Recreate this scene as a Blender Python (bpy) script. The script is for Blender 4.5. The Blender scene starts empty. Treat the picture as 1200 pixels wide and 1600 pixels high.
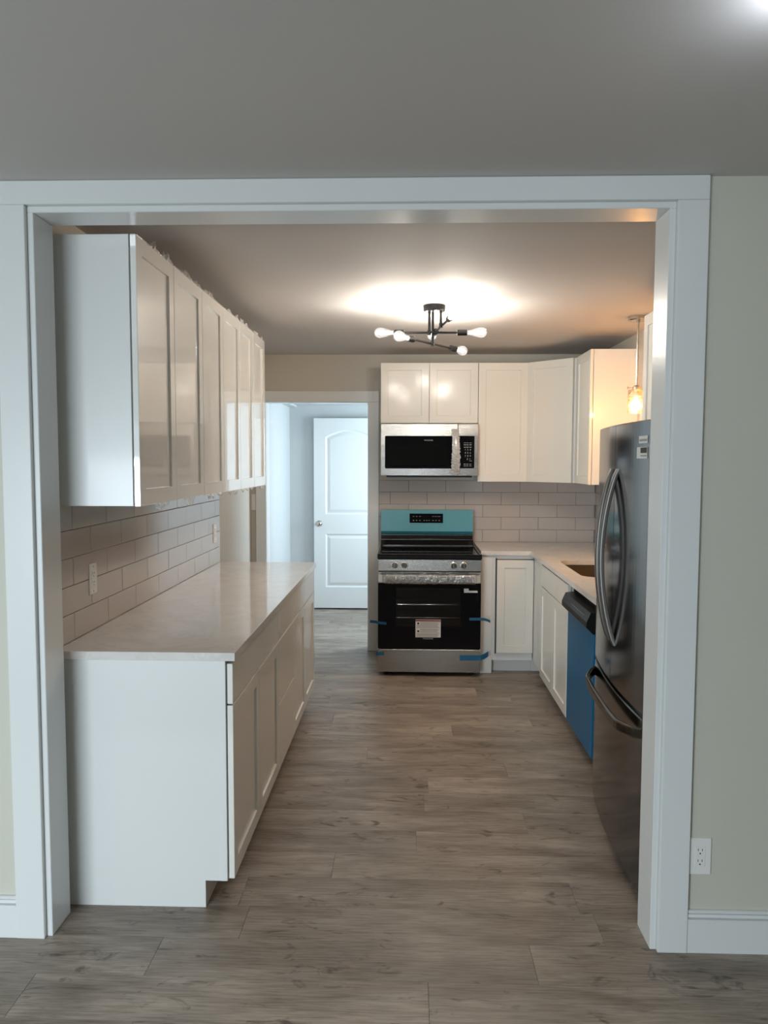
import bpy, bmesh, math, random
from mathutils import Vector, Matrix
random.seed(7)
R = math.radians
sc = bpy.context.scene
COL = sc.collection

# ------------------------------------------------------------------ camera
CAM_H, F_PX, YAW, PITCH, ROLL = 1.597, 1183.7, .0306, -.0674, .0028
cam_d = bpy.data.cameras.new('camera'); cam = bpy.data.objects.new('camera', cam_d); COL.objects.link(cam)
cam_d.sensor_fit = 'HORIZONTAL'; cam_d.sensor_width = 36.0; cam_d.lens = 36.0 * F_PX / 1200.0
cam_d.clip_start = .05
fw = Vector((-math.sin(YAW) * math.cos(PITCH), math.cos(YAW) * math.cos(PITCH), math.sin(PITCH)))
rt = Vector((math.cos(YAW), math.sin(YAW), 0)); up = rt.cross(fw)
rt2 = math.cos(ROLL) * rt + math.sin(ROLL) * up; up2 = -math.sin(ROLL) * rt + math.cos(ROLL) * up
M = Matrix((rt2, up2, -fw)).transposed().to_4x4(); M.translation = Vector((0, 0, CAM_H))
cam.matrix_world = M
sc.camera = cam

# ------------------------------------------------------------------ world, lights, exposure
W = bpy.data.worlds.new('world'); sc.world = W; W.use_nodes = True
W.node_tree.nodes['Background'].inputs[0].default_value = (.62, .78, 1, 1)
W.node_tree.nodes['Background'].inputs[1].default_value = .6
vs = sc.view_settings
vs.view_transform = 'Standard'; vs.look = 'None'; vs.gamma = 1; vs.use_curve_mapping = False
vs.exposure = 0.48
sc.cycles.use_denoising = True
sc.cycles.max_bounces = 10; sc.cycles.transparent_max_bounces = 16
sc.cycles.sample_clamp_indirect = 6

def area_light(name, loc, target, sx, sy, watts, color):
    l = bpy.data.lights.new(name, 'AREA'); l.shape = 'RECTANGLE'; l.size = sx; l.size_y = sy
    l.energy = watts; l.color = color
    o = bpy.data.objects.new(name, l); COL.objects.link(o); o.location = loc
    o.rotation_euler = (Vector(target) - Vector(loc)).to_track_quat('-Z', 'Y').to_euler()
    return o
def point_light(name, loc, watts, color, radius, parent=None):
    l = bpy.data.lights.new(name, 'POINT'); l.energy = watts; l.color = color; l.shadow_soft_size = radius
    o = bpy.data.objects.new(name, l); COL.objects.link(o); o.location = loc
    if parent: o.parent = parent; o.location = Vector(loc) - wloc(parent)
    return o
# daylight through the living-room window behind the camera, and through the back-hall window
area_light('window_daylight', (-2.05, -1.70, 1.05), (-1.8, .30, -.75), 1.5, 1.5, 118, (.79, .915, 1.0))
area_light('hall_daylight', (.93, 7.25, 1.45), (-1, 7.25, 1.45), .9, 1.1, 40, (.70, .87, 1.0))
BULB_W, BULB_C = 5.4, (1.0, .93, .83)
PEND_W, PEND_C = 14.0, (1.0, .53, .16)
DOWN_W, DOWN_C = 2.2, (.80, .88, 1.0)

# ------------------------------------------------------------------ node materials
def srgb(r, g, b):
    f = lambda c: (c / 255 / 12.92) if c / 255 <= .04045 else ((c / 255 + .055) / 1.055) ** 2.4
    return (f(r), f(g), f(b), 1)
MATS = {}
def mat(name, col=(.8, .8, .8, 1), rough=.5, metal=0, coat=0, coat_rough=.05, bump=None, spec=.5, aniso=0, emit=None, alpha=None):
    m = bpy.data.materials.new(name); m.use_nodes = True; MATS[name] = m
    nt = m.node_tree; b = nt.nodes['Principled BSDF']
    b.inputs['Base Color'].default_value = col; b.inputs['Roughness'].default_value = rough
    b.inputs['Metallic'].default_value = metal; b.inputs['Coat Weight'].default_value = coat
    b.inputs['Coat Roughness'].default_value = coat_rough; b.inputs['Specular IOR Level'].default_value = spec
    if emit:
        b.inputs['Emission Color'].default_value = emit[0]; b.inputs['Emission Strength'].default_value = emit[1]
    if bump:   # (scale, strength, stretch)
        tc = nt.nodes.new('ShaderNodeTexCoord'); mp = nt.nodes.new('ShaderNodeMapping')
        mp.inputs['Scale'].default_value = bump[2] if len(bump) > 2 else (1, 1, 1)
        nz = nt.nodes.new('ShaderNodeTexNoise'); nz.inputs['Scale'].default_value = bump[0]; nz.inputs['Detail'].default_value = 3
        bp = nt.nodes.new('ShaderNodeBump'); bp.inputs['Strength'].default_value = bump[1]; bp.inputs['Distance'].default_value = .01
        nt.links.new(tc.outputs['Object'], mp.inputs[0]); nt.links.new(mp.outputs[0], nz.inputs['Vector'])
        nt.links.new(nz.outputs['Fac'], bp.inputs['Height'])
        nt.links.new(bp.outputs[0], b.inputs['Coat Normal'] if coat and len(bump) > 3 else b.inputs['Normal'])
        if coat: nt.links.new(bp.outputs[0], b.inputs['Coat Normal'])
    return m
mat('trim_white', (.76, .77, .76, 1), .28, bump=(30, .02))
mat('ceiling_paint', (.585, .555, .53, 1), .75, bump=(60, .02))
mat('wall_greige', (.60, .585, .50, 1), .6, bump=(120, .04))
mat('wall_kitchen', (.60, .555, .48, 1), .6, bump=(120, .04))
mat('wall_hall', (.58, .60, .60, 1), .6, bump=(120, .04))
mat('cabinet_white', (.78, .785, .765, 1), .35, coat=.25, coat_rough=.12)
mat('cabinet_front', (.82, .80, .735, 1), .4, coat=.75, coat_rough=.06, bump=(5, .03, (1, 1, .35), 1))
mat('cabinet_film_matte', (.80, .78, .72, 1), .4, coat=.6, coat_rough=.16, bump=(9, .12, (1, 1, .5), 1))
mat('cabinet_film', (.87, .855, .81, 1), .4, coat=1, coat_rough=.035, bump=(6, .008, (1, 1, .25), 1))
mat('cabinet_shadow_gap', (.05, .05, .05, 1), .8)
mat('tile_glaze', (.54, .495, .465, 1), .12, bump=(14, .02), spec=.6)
mat('grout', (.25, .235, .22, 1), .9)
mat('floor_gap', (.04, .035, .03, 1), .9)
mat('plate_white', (.82, .80, .77, 1), .16)
mat('slot_dark', (.02, .02, .02, 1), .6)
mat('steel', (.42, .40, .375, 1), .2, metal=1, bump=(30, .15, (.6, 1, 25)))
mat('steel_shine', (.62, .60, .57, 1), .2, metal=1)
mat('fridge_steel', (.15, .137, .127, 1), .14, metal=1, bump=(6, .012))
mat('fridge_handle', (.21, .20, .19, 1), .42, metal=1)
mat('fridge_body', (.07, .07, .07, 1), .4)
mat('chrome', (.75, .74, .72, 1), .1, metal=1)
mat('nickel', (.55, .50, .44, 1), .2, metal=1)
mat('black_glass', (.004, .004, .006, 1), .06, spec=.2)
mat('black_gloss', (.012, .012, .013, 1), .12)
mat('black_plastic', (.009, .009, .009, 1), .38, spec=.25)
mat('black_metal', (.006, .006, .007, 1), .45, spec=.3)
mat('cavity_dark', (.01, .01, .014, 1), .6)
mat('teal_film', (.13, .40, .48, 1), .25, coat=.4, coat_rough=.1)
mat('teal_film_deep', (.03, .20, .27, 1), .3)
mat('blue_film', (.001, .105, .23, 1), .35, spec=.2, coat=.08, coat_rough=.1, bump=(4, .04))
mat('painter_tape', (.006, .10, .22, 1), .6)
mat('paper_white', (.72, .72, .70, 1), .6)
mat('print_grey', (.32, .32, .31, 1), .7)
mat('print_red', (.28, .04, .02, 1), .6)
mat('print_black', (.01, .01, .01, 1), .7)
mat('print_pale', (.42, .42, .42, 1), .5)
mat('sink_steel', (.30, .24, .18, 1), .35, metal=1)
mat('led_lens', (.9, .9, .9, 1), .4, emit=((.86, .92, 1, 1), 7))
mat('filament', (1, .8, .5, 1), .5, emit=((1, .93, .82, 1), 40))
mat('filament_warm', (1, .6, .3, 1), .5, emit=((1, .62, .25, 1), 40))

for n_ in ('cabinet_film',): MATS[n_].node_tree.nodes['Principled BSDF'].inputs['Coat IOR'].default_value = 2.3
def glassy(name, tint, gloss_fac, rough=.05, emit=None, bump=None):
    """thin clear plastic / glass: transparent mixed with glossy (and a lit glow for lamp glass)"""
    m = bpy.data.materials.new(name); m.use_nodes = True; MATS[name] = m
    nt = m.node_tree; nt.nodes.remove(nt.nodes['Principled BSDF']); out = nt.nodes['Material Output']
    t = nt.nodes.new('ShaderNodeBsdfTransparent'); t.inputs[0].default_value = tint
    g = nt.nodes.new('ShaderNodeBsdfGlossy'); g.inputs['Roughness'].default_value = rough
    lw = nt.nodes.new('ShaderNodeLayerWeight'); lw.inputs[0].default_value = .35
    mr = nt.nodes.new('ShaderNodeMapRange'); mr.inputs['To Min'].default_value = gloss_fac; mr.inputs['To Max'].default_value = min(1, gloss_fac + .5)
    nt.links.new(lw.outputs['Facing'], mr.inputs['Value'])
    mx = nt.nodes.new('ShaderNodeMixShader'); nt.links.new(mr.outputs[0], mx.inputs[0])
    nt.links.new(t.outputs[0], mx.inputs[1]); nt.links.new(g.outputs[0], mx.inputs[2])
    last = mx
    if bump:
        tc = nt.nodes.new('ShaderNodeTexCoord'); nz = nt.nodes.new('ShaderNodeTexNoise'); nz.inputs['Scale'].default_value = bump[0]
        bp = nt.nodes.new('ShaderNodeBump'); bp.inputs['Strength'].default_value = bump[1]; bp.inputs['Distance'].default_value = .01
        nt.links.new(tc.outputs['Object'], nz.inputs['Vector']); nt.links.new(nz.outputs['Fac'], bp.inputs['Height'])
        nt.links.new(bp.outputs[0], g.inputs['Normal'])
    if emit:
        e = nt.nodes.new('ShaderNodeEmission'); e.inputs[0].default_value = emit[0]; e.inputs[1].default_value = emit[1]
        ad = nt.nodes.new('ShaderNodeAddShader'); nt.links.new(mx.outputs[0], ad.inputs[0]); nt.links.new(e.outputs[0], ad.inputs[1]); last = ad
    nt.links.new(last.outputs[0], out.inputs[0])
    return m
glassy('clear_plastic', (.90, .90, .89, 1), .38, .12, bump=(60, .8))
mat('crinkled_film', (.92, .92, .91, 1), .18, spec=.7); MATS['crinkled_film'].node_tree.nodes['Principled BSDF'].inputs['Alpha'].default_value = .55
mat('handle_wrap', (.85, .84, .82, 1), .12, spec=.8, bump=(70, .8)); MATS['handle_wrap'].node_tree.nodes['Principled BSDF'].inputs['Alpha'].default_value = .5
glassy('oven_glass', (.56, .56, .58, 1), .04, .02)
glassy('bulb_glass', (.97, .97, .97, 1), .06, .03, emit=((1, .97, .94, 1), .22))
glassy('shade_glass', (.95, .88, .76, 1), .24, .12, bump=(70, .9))
glassy('pendant_bulb_glass', (1, .95, .85, 1), .05, .05, emit=((1, .66, .30, 1), 1.5))

def wood_material():
    m = bpy.data.materials.new('plank_wood'); m.use_nodes = True; MATS['plank_wood'] = m
    nt = m.node_tree; L = nt.links; b = nt.nodes['Principled BSDF']; N = nt.nodes.new
    tc = N('ShaderNodeTexCoord'); oi = N('ShaderNodeObjectInfo')
    cb = N('ShaderNodeCombineXYZ')
    for k, s in enumerate((37.0, 53.0, 11.0)):
        q = N('ShaderNodeMath'); q.operation = 'MULTIPLY'; q.inputs[1].default_value = s
        L.new(oi.outputs['Random'], q.inputs[0]); L.new(q.outputs[0], cb.inputs[k])
    ad = N('ShaderNodeVectorMath'); ad.operation = 'ADD'; L.new(tc.outputs['Object'], ad.inputs[0]); L.new(cb.outputs[0], ad.inputs[1])
    def noise(scale, detail, sx, sy, rough=.55, dist=0):
        mp = N('ShaderNodeMapping'); mp.inputs['Scale'].default_value = (sx, sy, 1); L.new(ad.outputs[0], mp.inputs[0])
        n = N('ShaderNodeTexNoise'); n.inputs['Scale'].default_value = scale; n.inputs['Detail'].default_value = detail
        n.inputs['Roughness'].default_value = rough; n.inputs['Distortion'].default_value = dist
        L.new(mp.outputs[0], n.inputs['Vector']); return n
    fine = noise(9, 6, 1.0, 16, .65, .3); broad = noise(2.2, 3, 1.0, 4.0, .5, .6); blot = noise(4.6, 4, 1.3, 3.0, .62, 1.2)
    r1 = N('ShaderNodeValToRGB'); e = r1.color_ramp.elements
    e[0].position = .30; e[0].color = srgb(128, 115, 103); e[1].position = .72; e[1].color = srgb(176, 163, 149)
    L.new(broad.outputs['Fac'], r1.inputs[0])
    r2 = N('ShaderNodeValToRGB'); e = r2.color_ramp.elements
    e[0].position = .32; e[0].color = (.58, .56, .54, 1); e[1].position = .58; e[1].color = (1.04, 1.04, 1.04, 1)
    L.new(fine.outputs['Fac'], r2.inputs[0])
    r3 = N('ShaderNodeValToRGB'); e = r3.color_ramp.elements
    e[0].position = .29; e[0].color = (.33, .30, .28, 1); e[1].position = .41; e[1].color = (1, 1, 1, 1)
    L.new(blot.outputs['Fac'], r3.inputs[0])
    def mul(a, c):
        x = N('ShaderNodeMix'); x.data_type = 'RGBA'; x.blend_type = 'MULTIPLY'; x.inputs['Factor'].default_value = 1
        L.new(a, x.inputs['A']); L.new(c, x.inputs['B']); return x.outputs['Result']
    c = mul(mul(r1.outputs[0], r2.outputs[0]), r3.outputs[0])
    hv = N('ShaderNodeHueSaturation'); vr = N('ShaderNodeMapRange'); vr.inputs['To Min'].default_value = .86; vr.inputs['To Max'].default_value = 1.12
    L.new(oi.outputs['Random'], vr.inputs['Value']); L.new(vr.outputs[0], hv.inputs['Value']); L.new(c, hv.inputs['Color'])
    L.new(hv.outputs[0], b.inputs['Base Color'])
    b.inputs['Roughness'].default_value = .42
    bp = N('ShaderNodeBump'); bp.inputs['Strength'].default_value = .12; bp.inputs['Distance'].default_value = .004
    L.new(fine.outputs['Fac'], bp.inputs['Height']); L.new(bp.outputs[0], b.inputs['Normal'])
wood_material()
def quartz_material():
    m = bpy.data.materials.new('quartz'); m.use_nodes = True; MATS['quartz'] = m
    nt = m.node_tree; L = nt.links; b = nt.nodes['Principled BSDF']; N = nt.nodes.new
    tc = N('ShaderNodeTexCoord')
    n1 = N('ShaderNodeTexNoise'); n1.inputs['Scale'].default_value = 5; n1.inputs['Detail'].default_value = 6; n1.inputs['Distortion'].default_value = 1.6
    n2 = N('ShaderNodeTexNoise'); n2.inputs['Scale'].default_value = 2.2; n2.inputs['Detail'].default_value = 4; n2.inputs['Distortion'].default_value = 2.5
    for n in (n1, n2): L.new(tc.outputs['Object'], n.inputs['Vector'])
    r = N('ShaderNodeValToRGB'); e = r.color_ramp.elements
    e[0].position = .35; e[0].color = (.73, .695, .655, 1); e[1].position = .65; e[1].color = (.79, .76, .725, 1)
    L.new(n1.outputs['Fac'], r.inputs[0])
    v = N('ShaderNodeValToRGB'); e = v.color_ramp.elements
    e[0].position = .475; e[0].color = (1, 1, 1, 1); e[1].position = .525; e[1].color = (1, 1, 1, 1)
    q = v.color_ramp.elements.new(.5); q.color = (.93, .925, .92, 1)
    L.new(n2.outputs['Fac'], v.inputs[0])
    x = N('ShaderNodeMix'); x.data_type = 'RGBA'; x.blend_type = 'MULTIPLY'; x.inputs['Factor'].default_value = 1
    L.new(r.outputs[0], x.inputs['A']); L.new(v.outputs[0], x.inputs['B']); L.new(x.outputs['Result'], b.inputs['Base Color'])
    b.inputs['Roughness'].default_value = .07
quartz_material()

# ------------------------------------------------------------------ mesh helpers
def wloc(o):
    v = Vector((0, 0, 0))
    while o is not None: v += o.location; o = o.parent
    return v
def link(o, parent=None):
    COL.objects.link(o); o.parent = parent; return o
TINY = {'wrap_spots', 'panel_print', 'display_print', 'keypad_print', 'sticker_print', 'button_print', 'screws', 'slots', 'hinges', 'vent_slot', 'filament'}
def mk(name, bm, m, parent=None, local=False, smooth=False):
    """one bmesh -> one object; world coordinates unless local"""
    me = bpy.data.meshes.new(name)
    if parent is not None and not local:
        bmesh.ops.translate(bm, verts=bm.verts, vec=-wloc(parent))
    bmesh.ops.recalc_face_normals(bm, faces=bm.faces)
    bm.to_mesh(me); bm.free(); me.materials.append(MATS[m])
    if smooth:
        for p in me.polygons: p.use_smooth = True
    o = link(bpy.data.objects.new(name, me), parent)
    if parent is not None and name in TINY: o['kind'] = 'stuff'      # marks too small to pick apart
    return o
def tag(o, label, cat, group=None):
    o['label'] = label; o['category'] = cat
    if group: o['group'] = group
    return o
def thing(name, label, cat, loc=(0, 0, 0), rz=0, group=None):
    o = bpy.data.objects.new(name, None); COL.objects.link(o); o.location = loc; o.rotation_euler = (0, 0, rz)
    o.empty_display_size = .1
    return tag(o, label, cat, group)
def struct(o, label=None):
    o['kind'] = 'structure'
    if label: o['label'] = label
    return o
def NB(): return bmesh.new()
def box(bm, x0, x1, y0, y1, z0, z1, bev=0, seg=1, mtx=None):
    t = bmesh.new()
    bmesh.ops.create_cube(t, size=1)
    bmesh.ops.scale(t, vec=(abs(x1 - x0), abs(y1 - y0), abs(z1 - z0)), verts=t.verts)
    bmesh.ops.translate(t, vec=((x0 + x1) / 2, (y0 + y1) / 2, (z0 + z1) / 2), verts=t.verts)
    if bev: bmesh.ops.bevel(t, geom=t.edges[:], offset=bev, segments=seg, profile=.5, affect='EDGES')
    join(bm, t, mtx); return bm
def join(bm, t, mtx=None):
    if mtx is not None: bmesh.ops.transform(t, matrix=mtx, verts=t.verts)
    mp = {v: bm.verts.new(v.co) for v in t.verts}
    for f in t.faces:
        try: bm.faces.new([mp[v] for v in f.verts])
        except ValueError: pass
    t.free()
def loops(bm, ls, cap0=True, cap1=True):
    """skin closed loops of equal length"""
    vs_ = [[bm.verts.new(c) for c in l] for l in ls]
    n = len(vs_[0])
    for a, b in zip(vs_, vs_[1:]):
        for i in range(n): bm.faces.new((a[i], a[(i + 1) % n], b[(i + 1) % n], b[i]))
    if cap0: bm.faces.new(vs_[0][::-1])
    if cap1: bm.faces.new(vs_[-1])
    return vs_
def lathe(bm, prof, seg=24, mtx=None, cap0=True, cap1=True):
    t = bmesh.new()
    ls = [[(r * math.cos(2 * math.pi * i / seg), r * math.sin(2 * math.pi * i / seg), z) for i in range(seg)] for r, z in prof]
    loops(t, ls, cap0, cap1); join(bm, t, mtx); return bm
def rod(bm, a, b, r, seg=12):
    a, b = Vector(a), Vector(b); d = b - a
    m = Matrix.Translation(a) @ d.to_track_quat('Z', 'Y').to_matrix().to_4x4()
    return lathe(bm, [(r, 0), (r, d.length)], seg, m)
def sweep(bm, pts, sect):
    """sweep a closed 2-D section (side, normal) along pts with given frames: pts = [(pos, side, normal)]"""
    ls = [[tuple(Vector(p) + Vector(s) * u + Vector(n) * v) for u, v in sect] for p, s, n in pts]
    loops(bm, ls); return bm
def rrect(w, h, r, seg=4):
    o = []
    for cx, cy, a0 in ((w / 2 - r, h / 2 - r, 0), (-w / 2 + r, h / 2 - r, 90), (-w / 2 + r, -h / 2 + r, 180), (w / 2 - r, -h / 2 + r, 270)):
        for k in range(seg + 1):
            a = R(a0 + 90 * k / seg); o.append((cx + r * math.cos(a), cy + r * math.sin(a)))
    return o
def prism(bm, poly, axis, a, b):
    """extrude a closed 2-D polygon along an axis: x -> (y,z), y -> (x,z), z -> (x,y)"""
    f = {'x': lambda p, t: (t, p[0], p[1]), 'y': lambda p, t: (p[0], t, p[1]), 'z': lambda p, t: (p[0], p[1], t)}[axis]
    loops(bm, [[f(p, a) for p in poly], [f(p, b) for p in poly]]); return bm
def text(name, body, size, loc, rot, m, parent, align='CENTER', space=1.0, line=1.0):
    c = bpy.data.curves.new(name, 'FONT'); c.body = body; c.size = size; c.align_x = align; c.align_y = 'CENTER'
    c.space_character = space; c.space_line = line; c.extrude = .0003; c.materials.append(MATS[m])
    tmp = bpy.data.objects.new(name, c); COL.objects.link(tmp)
    me = bpy.data.meshes.new_from_object(tmp.evaluated_get(bpy.context.evaluated_depsgraph_get()))
    bpy.data.objects.remove(tmp); me.name = name
    o = bpy.data.objects.new(name, me); COL.objects.link(o); o.parent = parent
    o.location = Vector(loc); o.rotation_euler = rot; o['kind'] = 'stuff'
    return o

# ------------------------------------------------------------------ key planes (metres; camera stands at x=0, y=0)
ZC = 2.468                      # ceiling
XL, XL2, XR = -1.243, -1.305, 1.56   # kitchen side walls
YB, YB2 = 6.29, 6.42            # kitchen back wall
YP0, YP1 = 2.410, 2.5424        # partition between the two rooms
OX0, OX1, OZ = -1.183, .802, 2.374   # clear opening
ZT = .929                       # counter top
ZU, ZUT = 1.4375, 2.356         # wall cabinets
RX0, RX1, RY0 = -3.4, 2.6, -1.6 # living room
HX1, HY1, HZ = 1.0, 8.12, 2.185 # back hall

# ------------------------------------------------------------------ room shell
bm = NB(); box(bm, RX0 - .1, RX1 + .1, RY0 - .1, HY1 + .1, -.15, -.0125)
floor = struct(mk('floor', bm, 'floor_gap'))
bm = NB(); box(bm, RX0 - .1, RX1 + .1, RY0 - .1, YB2, ZC, ZC + .1)
struct(mk('ceiling', bm, 'ceiling_paint'))
bm = NB(); box(bm, -1.5, HX1 + .1, YB2, HY1 + .1, HZ, HZ + .1)
struct(mk('ceiling_hall', bm, 'wall_hall'))

bm = NB()
box(bm, RX0, OX0 - .02, YP0, YP1, 0, ZC); box(bm, OX1 + .02, RX1, YP0, YP1, 0, ZC); box(bm, OX0 - .02, OX1 + .02, YP0, YP1, OZ + .02, ZC)
struct(mk('wall_front', bm, 'wall_greige'))
bm = NB()
box(bm, XL - .2, XL, YP1, 4.955, 0, ZC); box(bm, XL - .2, XL2, 4.955, YB, 0, ZC)
wall_left = struct(mk('wall_left', bm, 'wall_kitchen'))
bm = NB(); box(bm, XR, XR + .12, YP1, YB, 0, ZC)
wall_right = struct(mk('wall_right', bm, 'wall_kitchen'))
DX0, DX1, DZ = -1.173, -.3285, 2.0755     # doorway in the back wall
bm = NB()
box(bm, XL2 - .14, DX0 - .015, YB, YB2, 0, ZC); box(bm, DX1 + .015, XR + .12, YB, YB2, 0, ZC); box(bm, DX0 - .015, DX1 + .015, YB, YB2, DZ + .015, ZC)
wall_back = struct(mk('wall_back', bm, 'wall_kitchen'))
# living room (behind and beside the camera)
bm = NB(); box(bm, RX0 - .1, RX0, RY0, YP1, 0, ZC); struct(mk('wall_west', bm, 'wall_greige'))
bm = NB(); box(bm, RX1, RX1 + .1, RY0, YP1, 0, ZC); struct(mk('wall_east', bm, 'wall_greige'))
WX0, WX1, WZ0, WZ1 = -2.95, -1.15, .08, 1.98
bm = NB()
box(bm, RX0 - .1, WX0, RY0 - .15, RY0, 0, ZC); box(bm, WX1, RX1 + .1, RY0 - .15, RY0, 0, ZC)
box(bm, WX0, WX1, RY0 - .15, RY0, 0, WZ0); box(bm, WX0, WX1, RY0 - .15, RY0, WZ1, ZC)
struct(mk('wall_rear', bm, 'wall_greige'))
bm = NB()
for a in (WX0, WX1 - .05, (WX0 + WX1) / 2 - .025): box(bm, a, a + .05, RY0 - .09, RY0 - .04, WZ0, WZ1)
for a in (WZ0, WZ1 - .05, (WZ0 + WZ1) / 2 - .025): box(bm, WX0, WX1, RY0 - .088, RY0 - .042, a, a + .05)
struct(mk('window_1', bm, 'trim_white'))
# back hall
bm = NB(); box(bm, -1.5, HX1 + .1, HY1, HY1 + .1, 0, HZ); struct(mk('wall_far', bm, 'wall_hall'))
bm = NB()
box(bm, -1.4, -1.185, YB2, 6.70, 0, HZ); box(bm, -1.4, -1.262, 6.70, HY1, 0, HZ); box(bm, -1.262, -1.185, 6.70, HY1, 2.165, HZ)
struct(mk('wall_hall', bm, 'wall_hall'))
bm = NB()
box(bm, HX1, HX1 + .1, YB2, 6.75, 0, HZ); box(bm, HX1, HX1 + .1, 7.75, HY1, 0, HZ)
box(bm, HX1, HX1 + .1, 6.75, 7.75, 0, .85); box(bm, HX1, HX1 + .1, 6.75, 7.75, 2.05, HZ)
struct(mk('wall_hall_end', bm, 'wall_hall'))

# trim: cased opening between the rooms
YC = 2.392
def trim(n, *boxes, bev=.002, m='trim_white'):
    b_ = NB()
    for q in boxes: box(b_, *q, bev=bev)
    return struct(mk('trim_%d' % n, b_, m))
trim(1, (OX0 - .115, OX0 - .02, YC, YP0 + .002, 0, OZ + .02))
trim(2, (OX1 + .02, OX1 + .115, YC, YP0 + .002, 0, OZ + .02))
trim(3, (OX0 - .135, OX1 + .115, YC, YP0 + .002, OZ + .0205, ZC - .001))
trim(4, (OX0 - .02, OX0, YP0 - .001, YP1 + .001, 0, OZ))
trim(5, (OX1, OX1 + .02, YP0 - .001, YP1 + .001, 0, OZ))
trim(6, (OX0 - .02, OX1 + .02, YP0 - .001, YP1 + .001, OZ, OZ + .02))
# trim: doorway to the hall
YC2 = YB - .016
trim(7, (DX0 - .089, DX0 - .002, YC2, YB + .001, 0, DZ + .004))
trim(8, (DX1 + .002, DX1 + .092, YC2, YB + .001, 0, DZ + .004))
trim(9, (DX0 - .089, DX1 + .092, YC2, YB + .001, DZ + .0045, 2.17))
trim(10, (DX0 - .015, DX0, YB - .004, YB2 + .004, 0, DZ))
trim(11, (DX1, DX1 + .015, YB - .004, YB2 + .004, 0, DZ))
trim(12, (DX0 - .015, DX1 + .015, YB - .004, YB2 + .004, DZ, DZ + .015))
# moulded baseboards either side of the opening
def baseboard(name, x0, x1):
    y = YP0; pr = [(y, 0), (y - .014, 0), (y - .014, .110), (y - .019, .112), (y - .019, .1155), (y - .007, .1165), (y - .007, .1185), (y - .0125, .1205), (y - .011, .129),
                   (y - .005, .1305), (y - .005, .1325), (y - .013, .1345), (y - .013, .139), (y - .009, .142), (y, .142)]
    b_ = NB(); prism(b_, pr, 'x', x0, x1); return struct(mk(name, b_, 'trim_white'))
baseboard('baseboard_left', RX0, OX0 - .115); baseboard('baseboard_right', OX1 + .115, RX1)

# ------------------------------------------------------------------ floor planks (run across the room)
PW, PL = .19, 1.22
def plank_mesh(length):
    b_ = NB(); box(b_, -length / 2, length / 2, -PW / 2 + .0004, PW / 2 - .0004, -.012, 0, bev=.0006)
    me = bpy.data.meshes.new('plank'); b_.to_mesh(me); b_.free(); me.materials.append(MATS['plank_wood']); return me
pm = {}
def planks(y0, y1, x0, x1, k0):
    n = round((y1 - y0) / PW)
    for k in range(n):
        y = y0 + (k + .5) * PW
        off = known.get(round(y, 2))
        if off is None: off = random.uniform(0, PL)
        a = off - PL * math.ceil((off - x0) / PL)
        while a < x1:
            s, e = max(a, x0), min(a + PL, x1); a += PL
            if e - s < .04: continue
            key = round(e - s, 4)
            if key not in pm: pm[key] = plank_mesh(key - .0008)
            o = bpy.data.objects.new('plank', pm[key]); link(o, floor); o.location = ((s + e) / 2, y, 0)
Y0P = 2.417
known = {round(Y0P + .5 * PW, 2): -.557, round(Y0P - .5 * PW, 2): -.81, round(Y0P + 2.5 * PW, 2): -.285}
planks(Y0P - 8 * PW, Y0P, -2.5, 2.3, 0)
planks(Y0P, Y0P + 20 * PW, -1.24, 1.55, 0)
planks(Y0P + 20 * PW, Y0P + 30 * PW, -1.24, .95, 0)

# ------------------------------------------------------------------ subway tiles (children of the walls they are set on)
TW, TH, TT = .3035, .1005, .008
def tile_mesh(w, h):
    b_ = NB(); box(b_, -w / 2, w / 2, -TT, 0, -h / 2, h / 2, bev=.0022, seg=2)
    me = bpy.data.meshes.new('tile'); b_.to_mesh(me); b_.free(); me.materials.append(MATS['tile_glaze'])
    return me
tm = {}
def tile_field(wall, u0, u1, pitch, joint0, place, rz, z1=ZU - .001):
    k = 0; z = ZT + .0005
    while z < z1 - .01:
        h = min(TH, z1 - z); st = joint0 + (pitch / 2 if k % 2 else 0)
        a = st - pitch * math.ceil((st - u0) / pitch)
        while a < u1:
            s, e = max(a, u0), min(a + pitch - .0025, u1); a += pitch
            if e - s < .012: continue
            key = (round(e - s, 3), round(h, 3))
            if key not in tm: tm[key] = tile_mesh(*key)
            o = bpy.data.objects.new('tile', tm[key]); link(o, wall); o.location = place((s + e) / 2, z + h / 2)
            o.rotation_euler = (random.uniform(-1, 1) * .0035, random.uniform(-1, 1) * .0005, rz + random.uniform(-1, 1) * .0035)
        z += TH + .0025; k += 1
tile_field(wall_left, YP1 + .004, 4.944, .3195, 3.069, lambda u, z: (XL + .0005, u, z), R(90))
tile_field(wall_back, DX1 + .094, XR - .009, .306, .626, lambda u, z: (u, YB - .0005, z), 0)
tile_field(wall_right, 4.08, YB - .009, .306, 5.98, lambda u, z: (XR - .0005, u, z), R(-90))
for nm, w_, q in (('grout_bed', wall_left, (XL - .001, XL + .0035, YP1 + .002, 4.946, ZT, ZU)),
                  ('grout_bed', wall_back, (DX1 + .093, XR - .001, YB - .0035, YB + .001, ZT, ZU)),
                  ('grout_bed', wall_right, (XR - .0035, XR + .001, 4.07, YB - .004, ZT, ZU))):
    b_ = NB(); box(b_, *q); mk(nm, b_, 'grout', w_)

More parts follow.
